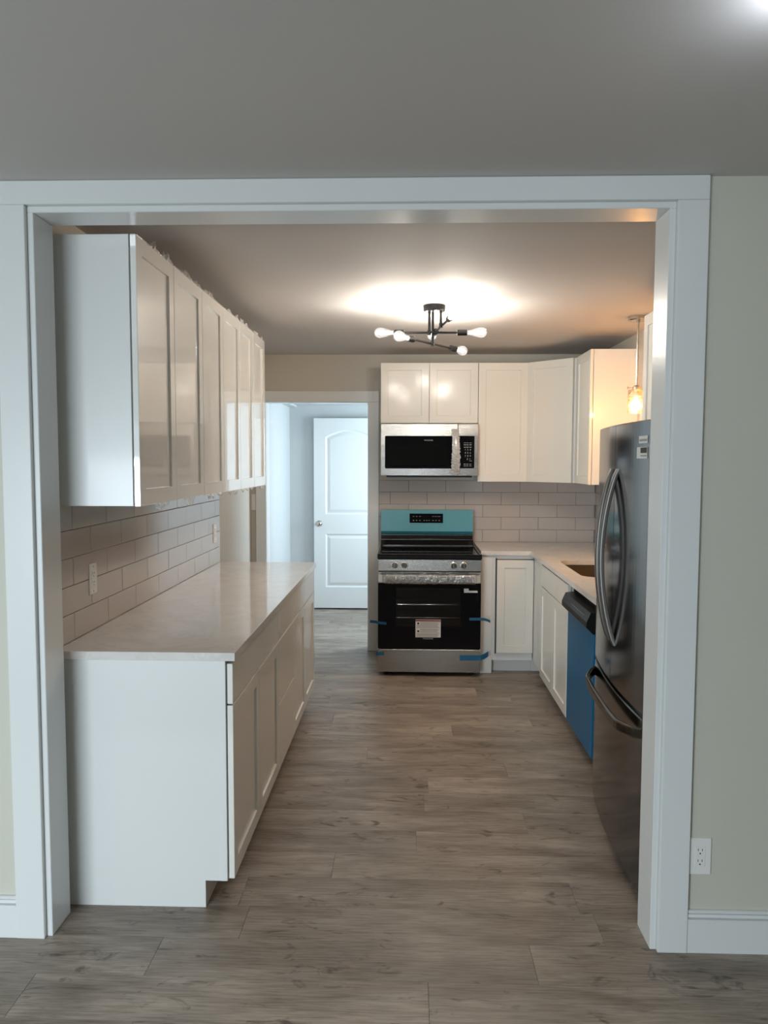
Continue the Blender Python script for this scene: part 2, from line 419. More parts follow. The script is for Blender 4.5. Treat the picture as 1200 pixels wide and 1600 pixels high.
# ------------------------------------------------------------------ cabinets
# local frame of a cabinet: x = width, -y = towards the room, z up; origin at the lower corner of the carcass front
def shaker(parent, x0, x1, z0, z1, m, th=.02, fr=.057, gap=.004):
    y1, y0 = -gap, -gap - th; c = .0015
    def rect(i, y): return [(x0 + i, y, z0 + i), (x1 - i, y, z0 + i), (x1 - i, y, z1 - i), (x0 + i, y, z1 - i)]
    b_ = NB(); loops(b_, [rect(0, y1), rect(0, y0 + c), rect(c, y0), rect(fr, y0), rect(fr + .002, y0 + .0085), rect(fr + .002, y1)], True, False)
    d = mk('door', b_, m, parent, True)
    b_ = NB(); box(b_, x0 + fr, x1 - fr, y0 + .0085, y1 - .001, z0 + fr, z1 - fr); mk('panel', b_, m, d, True)
    return d
def slab(parent, x0, x1, z0, z1, m, th=.02, gap=.004):
    b_ = NB(); box(b_, x0, x1, -gap - th, -gap, z0, z1, bev=.0015); return mk('drawer', b_, m, parent, True)
def fringe(door, x0, x1, z, sgn, seed, n=46, y=-.0245):
    """loose crinkled edge of the plastic film wrapped round a door"""
    rnd = random.Random(seed); b_ = NB(); rows = []
    spans = [(rnd.uniform(0, .75), rnd.uniform(.18, .4)) for _ in range(3)]
    for i in range(n + 1):
        u = i / n; x = x0 + (x1 - x0) * u
        amp = sum(max(0, 1 - abs((u - a - w / 2) / (w / 2))) for a, w in spans)
        h = .0015 + min(1, amp) * rnd.uniform(.008, .024) * (1.35 if door.parent.location.y < 3 else 1); jy = rnd.uniform(-.006, .006) * min(1, amp + .2)
        rows.append([b_.verts.new(v) for v in ((x, y + .001, z - sgn * .004), (x + rnd.uniform(-.002, .002), y - .001 + jy, z + sgn * h * .5), (x + rnd.uniform(-.004, .004), y + .004 + jy * 1.5, z + sgn * h))])
    for a, c in zip(rows, rows[1:]):
        for k in (0, 1): b_.faces.new((a[k], c[k], c[k + 1], a[k + 1]))
    o = mk('plastic_film', b_, 'crinkled_film', door, True); o['label'] = 'crinkled clear plastic film edge'; return o
def cabinet(name, label, loc, rz, w, h, d, fronts, toe=0, front_m='cabinet_front', group=None, film=False, hollow=False):
    t = thing(name, label, 'cabinet', loc, rz, group)
    b_ = NB()
    if hollow:      # open-topped carcass that leaves room for the sink basin
        box(b_, .0006, w - .0006, 0, d, .1, .118); box(b_, .0006, w - .0006, 0, .018, .118, h); box(b_, .0006, w - .0006, d - .006, d, .118, .69)
        box(b_, .0006, .0186, .018, d - .006, .118, .69); box(b_, w - .0186, w - .0006, .018, d - .006, .118, .69)
    else: box(b_, .0006, w - .0006, 0, d, (.1 if toe else 0), h, bev=.0008)
    mk('carcass', b_, 'cabinet_white', t, True)
    if toe: b_ = NB(); box(b_, .0006, w - .0006, toe, d, .0005, .0995); mk('toe_kick', b_, 'cabinet_white', t, True)
    for i, (k, *q) in enumerate(fronts):
        if k == 'door':
            dd = shaker(t, *q, front_m)
            if film:
                fringe(dd, q[0] + .004, q[1] - .004, q[3], 1, hash((loc[1], i, 1)) & 999); fringe(dd, q[0] + .004, q[1] - .004, q[2], -1, hash((loc[1], i, 2)) & 999)
        else: slab(t, *q, front_m)
    return t
ZB = ZT - .0305                       # carcass top under the worktop
g3 = .0015
# base run along the left wall (fronts face +x)
XF = -.633
def base_fronts(w, two=True):
    h = w / 2
    return [('drawer', g3, w - g3, .742, .886), ('door', g3, h - g3, .107, .736), ('door', h + g3, w - g3, .107, .736)]
c1 = cabinet('base_cabinet', 'white base cabinet with plain end panel, wide drawer over two shaker doors', (XF, 2.594, 0), R(90), .945, ZB, .60,
             base_fronts(.945), toe=.08, group='base cabinets under the outlet wall')
b_ = NB(); prism(b_, [(0, ZB), (.598, ZB), (.598, .0008), (.08, .0008), (.08, .1), (0, .1)], 'x', -.004, 0)
mk('end_panel', b_, 'cabinet_white', c1, True)
b_ = NB(); box(b_, -.0065, -.004, .001, .022, .101, ZB - .001); mk('end_stile', b_, 'cabinet_white', c1, True)
w = .48
cabinet('base_cabinet', 'narrow white base cabinet with three plain drawers between two door cabinets', (XF, 3.539, 0), R(90), w, ZB, .60,
        [('drawer', g3, w - g3, .742, .886), ('drawer', g3, w - g3, .43, .736), ('drawer', g3, w - g3, .107, .424)], toe=.08, group='base cabinets under the outlet wall')
cabinet('base_cabinet', 'white base cabinet with drawer over two shaker doors, end towards hall doorway', (XF, 4.019, 0), R(90), .905, ZB, .60,
        base_fronts(.905), toe=.08, group='base cabinets under the outlet wall')
# wall cabinets above it, doors still in plastic film
XU = -.948
ub = [2.596, 3.013, 3.427, 3.81, 4.19, 4.555, 4.918]
lab = ['white wall cabinet with exposed end panel, film-wrapped doors, by the cased opening',
       'white wall cabinet with film-wrapped doors, middle of the row of three',
       'white wall cabinet with film-wrapped doors, end of row towards hall doorway']
for k in range(3):
    y0, ym, y1 = ub[2 * k:2 * k + 3]
    c = cabinet('wall_cabinet', lab[k], (XU, y0, ZU), R(90), y1 - y0, ZUT + .006 - ZU, XU - XL - .001,
                [('door', g3, ym - y0 - g3, .0, ZUT + .006 - ZU), ('door', ym - y0 + g3, y1 - y0 - g3, .0, ZUT + .006 - ZU)],
                front_m='cabinet_film', group='film-wrapped wall cabinets', film=True)
    if k == 0:
        b_ = NB(); box(b_, -.0025, 0, .001, .021, .001, ZUT - ZU + .005); mk('end_stile', b_, 'cabinet_white', c, True)
# back wall, above range: fronts face the camera (-y)
YU = 5.966
cabinet('wall_cabinet', 'short two-door white wall cabinet above the microwave', (-.2105, YU, 1.891), 0, .7575, ZUT - 1.891, YB - YU - .001,
        [('door', g3, .377, .0, ZUT - 1.891), ('door', .380, .756, .0, ZUT - 1.891)], front_m='cabinet_film_matte', group='wall cabinets round the corner')
cabinet('wall_cabinet', 'tall single-door white wall cabinet beside the microwave', (.548, YU, ZU), 0, .387, ZUT - ZU, YB - YU - .0005,
        [('door', g3, .3855, 0, ZUT - ZU)], group='wall cabinets round the corner')
# diagonal corner wall cabinet
t = thing('corner_wall_cabinet', 'white diagonal corner wall cabinet with single shaker door', 'cabinet', (.9355, YU, ZU), 0, 'wall cabinets round the corner')
A, B = Vector((.9355, YU)), Vector((1.237, 5.665))
H = ZUT - ZU
b_ = NB(); prism(b_, [(0, 0), (B.x - A.x, B.y - A.y), (XR - .0005 - A.x, B.y - A.y), (XR - .0005 - A.x, YB - .0005 - A.y), (0, YB - .0005 - A.y)], 'z', 0, H)
mk('carcass', b_, 'cabinet_white', t, True)
dn = (B - A).length; ang = math.atan2(B.y - A.y, B.x - A.x)
dd = shaker(t, .012, dn - .012, 0, H, 'cabinet_front'); dd.rotation_euler = (0, 0, ang)
# right wall: fronts face -x
XUR = 1.26
cabinet('wall_cabinet', 'white wall cabinet with warm-lit end panel beside the pendant lamp', (XUR, 5.660, ZU), R(-90), .435, H, XR - XUR - .0005,
        [('door', .02, .4335, 0, H)], group='wall cabinets round the corner')
cabinet('wall_cabinet', 'narrow white wall cabinet between pendant lamp and cased opening, beyond refrigerator', (XUR, 4.066, ZU), R(-90), .36, H, XR - XUR - .001,
        [('door', g3, .3585, 0, H)], group='wall cabinets round the corner')
# corner base cabinet beside the range and sink base
YBF = 5.652
t = cabinet('base_cabinet', 'white corner base cabinet with single shaker door beside the range', (.555, YBF, 0), 0, .391, ZB, YB - YBF - .012,
            [('door', .118, .389, .160, .862)], toe=.07, group='base cabinets round the sink')
b_ = NB(); box(b_, 0, .086, -.006, .06, .0008, ZB - .001, bev=.001); mk('filler_strip', b_, 'cabinet_white', t, True)
b_ = NB(); box(b_, .1085, .1185, -.0035, .0, .150, .874); box(b_, .1085, .3895, -.0035, .0, .8625, .868); mk('door_gap_shade', b_, 'cabinet_shadow_gap', t, True)  # dark strips stand in for the shade in the gap round the door
XBF = .952
cabinet('base_cabinet', 'white sink base cabinet with false drawer front beside the dishwasher', (XBF, 5.250, 0), R(-90), .895, ZB - .004, .58,
        [('drawer', .02, .892, .742, .886), ('door', .02, .454, .107, .736), ('door', .457, .892, .107, .736)], toe=.075, group='base cabinets round the sink', hollow=True)
t = thing('corner_filler', 'white filler panel closing the corner between the base cabinets', 'filler panel', (XBF, 5.4505, 0))
b_ = NB(); box(b_, XBF - .004, XBF + .016, 5.2515, 5.6435, .1, ZB - .001); mk('upper_panel', b_, 'cabinet_white', t)
b_ = NB(); box(b_, XBF + .07, XBF + .09, 5.2515, 5.70, .0005, .0995); mk('toe_kick', b_, 'cabinet_white', t)
b_ = NB(); box(b_, .9465, XBF + .0695, 5.722, 5.742, .0005, .0995); mk('toe_return', b_, 'cabinet_white', t)

# ------------------------------------------------------------------ worktops
b_ = NB(); box(b_, XL + .009, -.597, 2.578, 4.944, ZT - .03, ZT, bev=.002, seg=2)
tag(mk('worktop', b_, 'quartz'), 'straight pale quartz worktop on cabinets below the two tile outlets', 'worktop')
out = [(.552, 5.628), (.920, 5.628), (.920, 3.60), (XR - .009, 3.60), (XR - .009, YB - .009), (.552, YB - .009)]
SX0, SX1, SY0, SY1 = 1.022, 1.430, 4.378, 5.125
hole = [((SX0 + SX1) / 2 + a, (SY0 + SY1) / 2 + b) for a, b in rrect(SX1 - SX0, SY1 - SY0, .085, 6)]
b_ = NB()
def ring(pts, z):
    v = [b_.verts.new((x, y, z)) for x, y in pts]; return v, [b_.edges.new((v[i], v[(i + 1) % len(v)])) for i in range(len(v))]
for z in (ZT, ZT - .03):
    v1, e1 = ring(out, z); v2, e2 = ring(hole, z)
    bmesh.ops.triangle_fill(b_, edges=e1 + e2, use_beauty=True)
    if z == ZT: top = (v1, v2)
for a, c in ((top[0], v1), (top[1], v2)):
    for i in range(len(a)): b_.faces.new((a[i], a[(i + 1) % len(a)], c[(i + 1) % len(a)], c[i]))
tag(mk('worktop', b_, 'quartz'), 'L-shaped pale quartz worktop with cut-out sink beside the range', 'worktop')
t = thing('kitchen_sink', 'undermount steel sink basin set into the L-shaped worktop', 'sink', ((SX0 + SX1) / 2, (SY0 + SY1) / 2, ZT - .22))
b_ = NB(); w, h = SX1 - SX0 + .012, SY1 - SY0 + .012
def rl(w, h, r, z): return [(a, b, z) for a, b in rrect(w, h, r, 6)]
loops(b_, [rl(w + .03, h + .03, .1, .1895), rl(w, h, .09, .1895), rl(w - .01, h - .01, .085, .03), rl(w - .06, h - .06, .06, .002), rl(w - .06, h - .06, .06, 0), rl(w + .0, h + .0, .09, .03), rl(w + .03, h + .03, .1, .187)], False, False)
vv = [v for v in b_.verts]
b_.faces.new([b_.verts.new(c) for c in rl(w - .06, h - .06, .06, .002)])
mk('basin', b_, 'sink_steel', t, True, smooth=False)
b_ = NB(); lathe(b_, [(.045, .0025), (.045, .005), (.03, .005), (.028, .0035)], 24); mk('drain', b_, 'chrome', t, True)

# ------------------------------------------------------------------ range (electric cooker)
SXa, SXb, SYf = -.214, .547, 5.53
t = thing('kitchen_range', 'freestanding electric range, steel and black glass, teal film on backguard', 'oven', ((SXa + SXb) / 2, 5.9, 0))
rng = t
def rp(name, m, *bx, bev=0, parent=None, seg=1):
    b_ = NB()
    for q in bx: box(b_, *q, bev=bev, seg=seg)
    return mk(name, b_, m, parent or rng)
# body with an open oven cavity
rp('body', 'black_plastic', (SXa + .004, SXa + .03, 5.572, 6.265, .03, .885), (SXb - .03, SXb - .004, 5.572, 6.265, .03, .885),
   (SXa + .03, SXb - .03, 6.23, 6.265, .03, .885), (SXa + .03, SXb - .03, 5.572, 6.23, .70, .885), (SXa + .03, SXb - .03, 5.572, 6.23, .03, .30))
rp('oven_cavity', 'cavity_dark', (SXa + .031, SXb - .031, 6.20, 6.229, .301, .699))
for z in (.528, .428):
    b_ = NB()
    for y in (5.60, 5.80, 6.17): rod(b_, (SXa + .06, y, z), (SXb - .06, y, z), .004, 6)
    for i in range(14):
        x = SXa + .075 + i * (SXb - SXa - .15) / 13; rod(b_, (x, 5.60, z + .003), (x, 6.17, z + .003), .002, 5)
    mk('oven_rack', b_, 'chrome', rng)
rp('storage_drawer', 'steel', (SXa + .002, SXb - .002, SYf, 5.570, .034, .205), bev=.003)
for x in (SXa + .06, SXb - .06):
    b_ = NB(); lathe(b_, [(.016, .0005), (.016, .032)], 14, Matrix.Translation((x, 5.60, 0))); mk('foot', b_, 'black_plastic', rng)
# door: black glass surround with a window
WXa, WXb, WZa, WZb = -.078, .397, .372, .664
dr = rp('oven_door', 'black_glass', (SXa + .002, WXa, SYf, 5.565, .212, .698), (WXb, SXb - .002, SYf, 5.565, .212, .698),
        (WXa, WXb, SYf, 5.565, .212, WZa), (WXa, WXb, SYf, 5.565, WZb, .698))
rp('window_pane', 'oven_glass', (WXa, WXb, SYf + .0015, SYf + .005, WZa, WZb), parent=dr)
rp('door_rail', 'steel', (SXa + .001, SXb - .001, SYf - .001, 5.565, .699, .783), bev=.002, parent=dr)
rp('vent_slot', 'slot_dark', *[(a, a + .145, SYf - .0025, SYf, .772, .777) for a in (-.19, -.03, .14, .31)], parent=dr)
# handle: flat bar with rounded ends on two posts, wrapped in plastic
b_ = NB(); n = 28; pts = []
for i in range(n + 1):
    u = i / n; x = SXa + .008 + u * (SXb - SXa - .016); e = min(u, 1 - u); s = min(1, e / .05); s = s * s * (3 - 2 * s)
    pts.append(((x, SYf - .004 - .052 * s, .738), (0, 0, 1), (0, -1, 0)))
sweep(b_, pts, rrect(.060, .014, .0065, 3)); mk('handle', b_, 'steel_shine', dr, smooth=False)
b_ = NB(); rnd = random.Random(4); pts = []
for i in range(61):
    u = i / 60; x = SXa + .05 + u * (SXb - SXa - .1)
    pts.append([(x, SYf - .056 + math.sin(a) * -.0125 - rnd.uniform(0, .004), .738 + math.cos(a) * (.0335 + rnd.uniform(-.002, .004))) for a in [k * math.pi / 6 for k in range(12)]])
loops(b_, pts, False, False); mk('handle_wrap', b_, 'clear_plastic', dr)
b_ = NB()
for x, z in ((-.03, .738), (.115, .735), (.225, .728), (.275, .722), (.415, .722)):
    lathe(b_, [(.0065, 0), (.006, .0015)], 12, Matrix.Translation((x, SYf - .0645, z)) @ Matrix.Rotation(R(90), 4, 'X'))
mk('wrap_spots', b_, 'black_plastic', dr)
# control panel and knobs
cp = rp('control_panel', 'steel', (SXa, SXb, SYf - .004, 5.60, .789, .877), bev=.003)
for x in (-.088, -.018, .344, .416):
    b_ = NB(); mx = Matrix.Translation((x, SYf - .004, .835)) @ Matrix.Rotation(R(90), 4, 'X')
    lathe(b_, [(.0245, 0), (.0245, .006), (.021, .008), (.0205, .026), (.019, .028)], 28, mx)
    k = mk('knob', b_, 'chrome', cp)
    b_ = NB(); box(b_, x - .005, x + .005, SYf - .042, SYf - .028, .835 - .021, .835 + .021, bev=.002); mk('knob_grip', b_, 'chrome', rng)
b_ = NB()
for x in (-.122, .014, .310, .450): box(b_, x - .006, x + .006, SYf - .0046, SYf - .0038, .851, .8545)
mk('panel_print', b_, 'print_grey', cp)
# cooktop: black glass in a black frame, backguard
ck = rp('cooktop', 'black_gloss', (SXa - .003, SXb + .003, SYf - .012, 6.20, .879, .906), bev=.004)
rp('frame_rail', 'black_gloss', (SXa - .003, SXa + .017, SYf - .012, 6.18, .9062, .916), (SXb - .017, SXb + .003, SYf - .012, 6.18, .9062, .916),
   (SXa + .017, SXb - .017, SYf - .012, SYf + .010, .9062, .914), bev=.003, parent=ck)
rp('ceramic_top', 'black_glass', (SXa + .018, SXb - .018, SYf + .011, 6.15, .9062, .9085), parent=ck)
rp('frame_edge', 'steel_shine', (SXa + .0172, SXb - .0172, SYf + .0102, SYf + .0118, .9086, .9146), parent=ck)
rp('frame_edge', 'steel_shine', (SXa + .01, SXb - .01, 6.148, 6.152, .9088, .917), parent=ck)
b_ = NB(); prism(b_, [(6.12, .917), (6.155, .955), (6.19, .962), (6.195, 1.0), (6.262, 1.0), (6.262, .888), (6.205, .888), (6.205, .917)], 'x', SXa + .002, SXb - .010)
bg = mk('backguard', b_, 'black_gloss', rng)
rp('guard_edge', 'steel_shine', (SXa + .006, SXb - .014, 6.153, 6.157, .9565, .9595), (SXa + .006, SXb - .014, 6.1905, 6.194, .991, .994), parent=bg)
b_ = NB(); prism(b_, [(6.190, 1.0), (6.178, 1.022), (6.186, 1.196), (6.262, 1.196), (6.262, 1.0)], 'x', SXa + .002, SXb - .010)
gp = mk('guard_panel', b_, 'teal_film', rng)
b_ = NB(); prism(b_, [(6.1895, .9995), (6.1765, 1.0225), (6.1775, 1.0235), (6.191, 1.0005)], 'x', SXa + .0025, SXb - .0105); mk('guard_lip', b_, 'teal_film_deep', gp)
b_ = NB(); prism(b_, [(6.1792, 1.092), (6.1827, 1.168), (6.188, 1.168), (6.188, 1.092)], 'x', .020, .293); dsp = mk('display', b_, 'black_glass', rng)
b_ = NB()
for x in (.052, .078, .104, .212, .232, .252, .266): box(b_, x - .006, x + .006, 6.1808, 6.1830, 1.143, 1.1465)
for x in (.052, .078, .104, .140, .160, .180, .212, .236, .262): box(b_, x - .005, x + .005, 6.1794, 6.1815, 1.110, 1.1145)
mk('display_print', b_, 'print_grey', dsp)
# stickers and lettering on the oven door
st = rp('warning_sticker', 'paper_white', (.066, .252, SYf - .0008, SYf - .0002, .297, .430), parent=dr); st['label'] = 'white warning sticker with red band'
b_ = NB(); box(b_, .067, .251, SYf - .0014, SYf - .0008, .416, .4265); mk('sticker_band', b_, 'print_red', rng)
b_ = NB()
for i, z in enumerate((.409, .401, .393, .385, .377, .369, .358, .351, .343, .335, .325, .318, .311, .304)):
    ind = .1 if (.385 < z) or (.331 < z < .36) else .073
    box(b_, ind, .246 - (i * 37 % 23) * .001, SYf - .0013, SYf - .0008, z - .0019, z + .0019)
mk('sticker_print', b_, 'print_grey', rng)
for z in (.400, .342):
    b_ = NB(); lathe(b_, [(.008, 0), (.007, .0005)], 10, Matrix.Translation((.086, SYf - .0008, z)) @ Matrix.Rotation(R(90), 4, 'X'))
    mk('sticker_icon', b_, 'print_black', rng)
st = rp('energy_sticker', 'paper_white', (.420, .455, SYf - .0008, SYf - .0002, .632, .662), (.4551, .520, SYf - .0008, SYf - .0002, .632, .647), parent=dr); st['label'] = 'small white product sticker'
def front_text(name, body, size, x, y, z, m, root, part, space=1.0):
    return text(name, body, size, Vector((x, y, z)) - wloc(part), (R(90), 0, 0), m, part, space=space)
front_text('brand_lettering', 'FRIGIDAIRE', .0145, .159, SYf - .0006, .287, 'print_pale', rng, dr, 1.05)

# painter's tape on the range
def tape(label, pts, w):
    b_ = NB(); a = [b_.verts.new((x, y, z - w / 2)) for x, y, z in pts]; c = [b_.verts.new((x, y, z + w / 2)) for x, y, z in pts]
    for i in range(len(pts) - 1): b_.faces.new((a[i], a[i + 1], c[i + 1], c[i]))
    o = mk('painter_tape', b_, 'painter_tape'); m_ = o.modifiers.new('thickness', 'SOLIDIFY'); m_.thickness = .0006; m_.offset = 0
    return tag(o, label, 'tape', 'blue tape on the range')
yt = SYf - .0012
tape('short blue tape tab reaching from oven glass towards the door casing', [(-.272, 5.548, .408), (-.235, 5.541, .407), (-.214, yt, .404), (-.150, yt, .398)], .020)
tape('thin curled blue tape tab sticking out from oven glass towards the corner cabinet', [(.462, yt, .436), (.547, yt, .437), (.575, 5.538, .433), (.600, 5.546, .424), (.618, 5.552, .414)], .020)
tape('small blue tape piece on the drawer corner beside the casing', [(-.224, 5.536, .168), (-.213, yt, .169), (-.168, yt, .174)], .026)
tape('wide blue tape strip folded off the drawer towards the corner cabinet', [(.394, yt, .145), (.545, yt, .146), (.580, 5.540, .158), (.606, 5.552, .172)], .040)

# ------------------------------------------------------------------ over-the-range microwave
MX0, MX1, MZ0, MZ1, MY = -.207, .547, 1.478, 1.887, 5.885
t = mw = thing('microwave_oven', 'stainless over-the-range microwave with black window and wrapped handle', 'microwave', ((MX0 + MX1) / 2, 6.0, MZ0))
def mp_(name, m, *bx, bev=0, parent=None, seg=1):
    b_ = NB()
    for q in bx: box(b_, *q, bev=bev, seg=seg)
    return mk(name, b_, m, parent or mw)
mp_('case', 'black_plastic', (MX0 + .004, MX1 - .004, MY + .036, YB - .010, MZ0 + .012, MZ1 - .001))
mp_('bottom_vent', 'black_plastic', (MX0 + .045, MX1 - .045, MY + .012, 6.2, MZ0 - .008, MZ0 + .011))
md = mp_('door', 'steel', (MX0, .3885, MY, MY + .035, MZ0 + .004, MZ1 - .002), bev=.003)
b_ = NB(); prism(b_, [(.0855 + a, 1.6645 + b) for a, b in rrect(.519, .252, .008, 3)], 'y', MY - .0012, MY + .001); mk('door_glass', b_, 'black_glass', md)
mp_('window_screen', 'oven_glass', (-.132, .302, MY - .0022, MY - .0014, 1.563, 1.722), parent=md)
front_text('brand_lettering', 'FRIGIDAIRE', .0125, .163, MY - .0018, 1.756, 'print_pale', mw, md, 1.05)
cp = mp_('control_panel', 'steel', (.391, MX1, MY, MY + .035, MZ0 + .004, MZ1 - .002), bev=.003)
b_ = NB(); prism(b_, [(.4585 + a, 1.6665 + b) for a, b in rrect(.117, .250, .006, 3)], 'y', MY - .0012, MY + .001); kp = mk('keypad', b_, 'black_glass', cp)
text('keypad_lettering', '1 2 3\n4 5 6\n7 8 9\n  0 +', .0185, Vector((.466, MY - .0016, 1.648)) - wloc(mw), (R(90), 0, 0), 'print_pale', cp, line=1.3, space=1.25)
b_ = NB()
for z, s in ((1.737, .0016), (1.722, .003), (1.704, .003), (1.573, .0022), (1.560, .0022)):
    for x in (.443, .463, .486): box(b_, x - .008, x + .008, MY - .0018, MY - .0012, z - s, z + s)
box(b_, .478, .497, MY - .0018, MY - .0012, 1.5965, 1.600)
mk('keypad_print', b_, 'print_grey', cp)
n = 24; pts = []
for i in range(n + 1):
    u = i / n; z = 1.505 + u * .328; s = math.sin(math.pi * u) ** .6
    pts.append(((.367 + .004 * s, MY - .004 - .045 * s, z), (1, 0, 0), (0, -1, 0)))
b_ = NB(); sweep(b_, pts, rrect(.026, .014, .006, 3)); mk('handle', b_, 'steel_shine', md)
b_ = NB(); rnd = random.Random(11); ls = []
for i in range(45):
    u = -.03 + 1.06 * i / 44; z = 1.505 + u * .328; s = max(0, math.sin(math.pi * min(1, max(0, u)))) ** .6; lo = 1.0 - .5 * math.exp(-((u - .72) / .22) ** 2)
    ls.append([(.367 + .006 * s + math.cos(a) * (.019 + rnd.uniform(.000, .021) * lo), MY - .012 - .045 * s - math.sin(a) * (.011 + rnd.uniform(0, .014) * lo), z + rnd.uniform(-.003, .003)) for a in [k * math.pi / 7 for k in range(14)]])
loops(b_, ls, True, True); mk('handle_wrap', b_, 'handle_wrap', md)

# ------------------------------------------------------------------ dishwasher (front faces -x); local x runs towards the camera
t = dw = thing('dishwasher', 'dishwasher with black control strip and blue film on its door', 'dishwasher', (.958, 4.346, 0), R(-90))
def lp(root, name, m, *bx, bev=0, parent=None, seg=1, smooth=False):
    b_ = NB()
    for q in bx: box(b_, *q, bev=bev, seg=seg)
    return mk(name, b_, m, parent or root, True, smooth)
lp(dw, 'tub', 'black_plastic', (.006, .602, .004, .56, .10, .850))
lp(dw, 'toe_kick', 'black_plastic', (.006, .602, .055, .10, .001, .099))
dd = lp(dw, 'door', 'blue_film', (.004, .604, -.030, .003, .106, .738), bev=.004, seg=2)
b_ = NB(); prism(b_, [(.003, .740), (-.034, .740), (-.066, .772), (-.066, .800), (-.046, .846), (.003, .852)], 'x', .002, .606); cs = mk('control_strip', b_, 'black_plastic', dw, True)
lp(dw, 'grip_recess', 'slot_dark', (.16, .45, -.0665, -.0655, .776, .783), parent=cs)
b_ = NB()
for i in range(9): box(b_, .22 + i * .034, .236 + i * .034, -.0585, -.0565, .8165, .8205)
mk('button_print', b_, 'print_grey', cs, True)
for q in ((.012, .034), (.53, .555)): lp(dw, 'mounting_bracket', 'steel_shine', (q[0], q[1], -.005, .02, .850, .897))
t = thing('end_panel', 'white cabinet end panel between dishwasher and refrigerator', 'panel', (.958, 3.735, 0))
b_ = NB(); box(b_, .956, XR - .01, 3.712, 3.734, .0005, ZB - .001, bev=.001); mk('board', b_, 'cabinet_white', t)

# ------------------------------------------------------------------ refrigerator, french doors over freezer drawer, turned slightly
t = fr = thing('refrigerator', 'dark stainless french-door refrigerator with long bowed handles and bottom freezer', 'refrigerator', (.853, 3.050, 0), R(-92.8))
HW, BOW = .452, .026
def fy(x): return -BOW * (1 - (x / HW) ** 2)
lp(fr, 'case', 'fridge_body', (-HW + .006, HW - .006, .078, .650, .04, 1.725), bev=.003)
lp(fr, 'base_grille', 'black_plastic', (-HW + .02, HW - .02, .06, .10, .004, .039))
def bowed(x0, x1, z0, z1, r=.018, n=14):
    """door slab with bowed front and rounded vertical edges"""
    fr_ = []
    for i in range(n + 1):
        x = x0 + (x1 - x0) * i / n; y = fy(x)
        for xe, on in ((x0, abs(x0) > .1), (x1, abs(x1) > .1)):
            d = abs(x - xe)
            if on and d < r * 2: y += (1 - d / (2 * r)) ** 2 * r
        fr_.append((x, y))
    poly = fr_ + [(x1, .075), (x0, .075)]
    b_ = NB(); c = .004
    mid = lambda z, i: [(min(max(x, x0 + i), x1 - i), max(y, y + i) if k < len(fr_) else y, z) for k, (x, y) in enumerate(poly)]
    loops(b_, [mid(z0, c), mid(z0 + c, 0), mid(z1 - c, 0), mid(z1, c)]); return b_
dl = mk('door', bowed(-HW, -.003, .706, 1.742), 'fridge_steel', fr, True)
drr = mk('door', bowed(.003, HW, .706, 1.742), 'fridge_steel', fr, True)
fz = mk('freezer_drawer', bowed(-HW, HW, .060, .690, n=28), 'fridge_steel', fr, True)
lp(fr, 'split_gap_shade', 'slot_dark', (-HW + .01, HW - .01, .0, .074, .6905, .7055))  # dark filler painting the shade in the gap above the freezer drawer
for s, par in ((-1, dl), (1, drr)):
    pts = []; n = 26
    for i in range(n + 1):
        u = i / n; z = .868 + u * .700; q = math.sin(math.pi * u) ** .75
        pts.append(((s * (.036 + .016 * (1 - q)), fy(.04) + .004 - .058 * q, z), (1, 0, 0), (0, -1, 0)))
    b_ = NB(); sweep(b_, pts, rrect(.033, .020, .007, 3)); mk('handle', b_, 'fridge_handle', par, True)
b_ = NB(); pts = []; n = 30
for i in range(n + 1):
    u = i / n; x = -.415 + .83 * u; q = min(1, math.sin(math.pi * u) * 2.2) ** .6
    pts.append(((x, fy(x) + .006 - .052 * q, .628 + .012 * (1 - q)), (0, 0, 1), (0, -1, 0)))
sweep(b_, pts, rrect(.040, .018, .007, 3)); mk('handle', b_, 'fridge_steel', fz, True)
# stickers on the near door
def fsticker(name, x0, x1, z0, z1, m, off, par):
    b_ = NB(); n = 4; a = []; c = []
    for i in range(n + 1):
        x = x0 + (x1 - x0) * i / n; a.append(b_.verts.new((x, fy(x) - off, z0))); c.append(b_.verts.new((x, fy(x) - off, z1)))
    for i in range(n): b_.faces.new((a[i], a[i + 1], c[i + 1], c[i]))
    return mk(name, b_, m, par, True)
s1 = fsticker('sticker', .318, .405, 1.661, 1.687, 'paper_white', .0012, drr); s2 = fsticker('sticker', .298, .405, 1.608, 1.648, 'paper_white', .0012, drr)
s1['label'] = 'white printed sticker'
fsticker('sticker_print', .324, .40, 1.668, 1.676, 'print_grey', .0018, drr)
fsticker('sticker_print', .338, .40, 1.627, 1.646, 'print_black', .0018, drr)
fsticker('sticker_print', .338, .40, 1.615, 1.620, 'print_grey', .0018, drr)

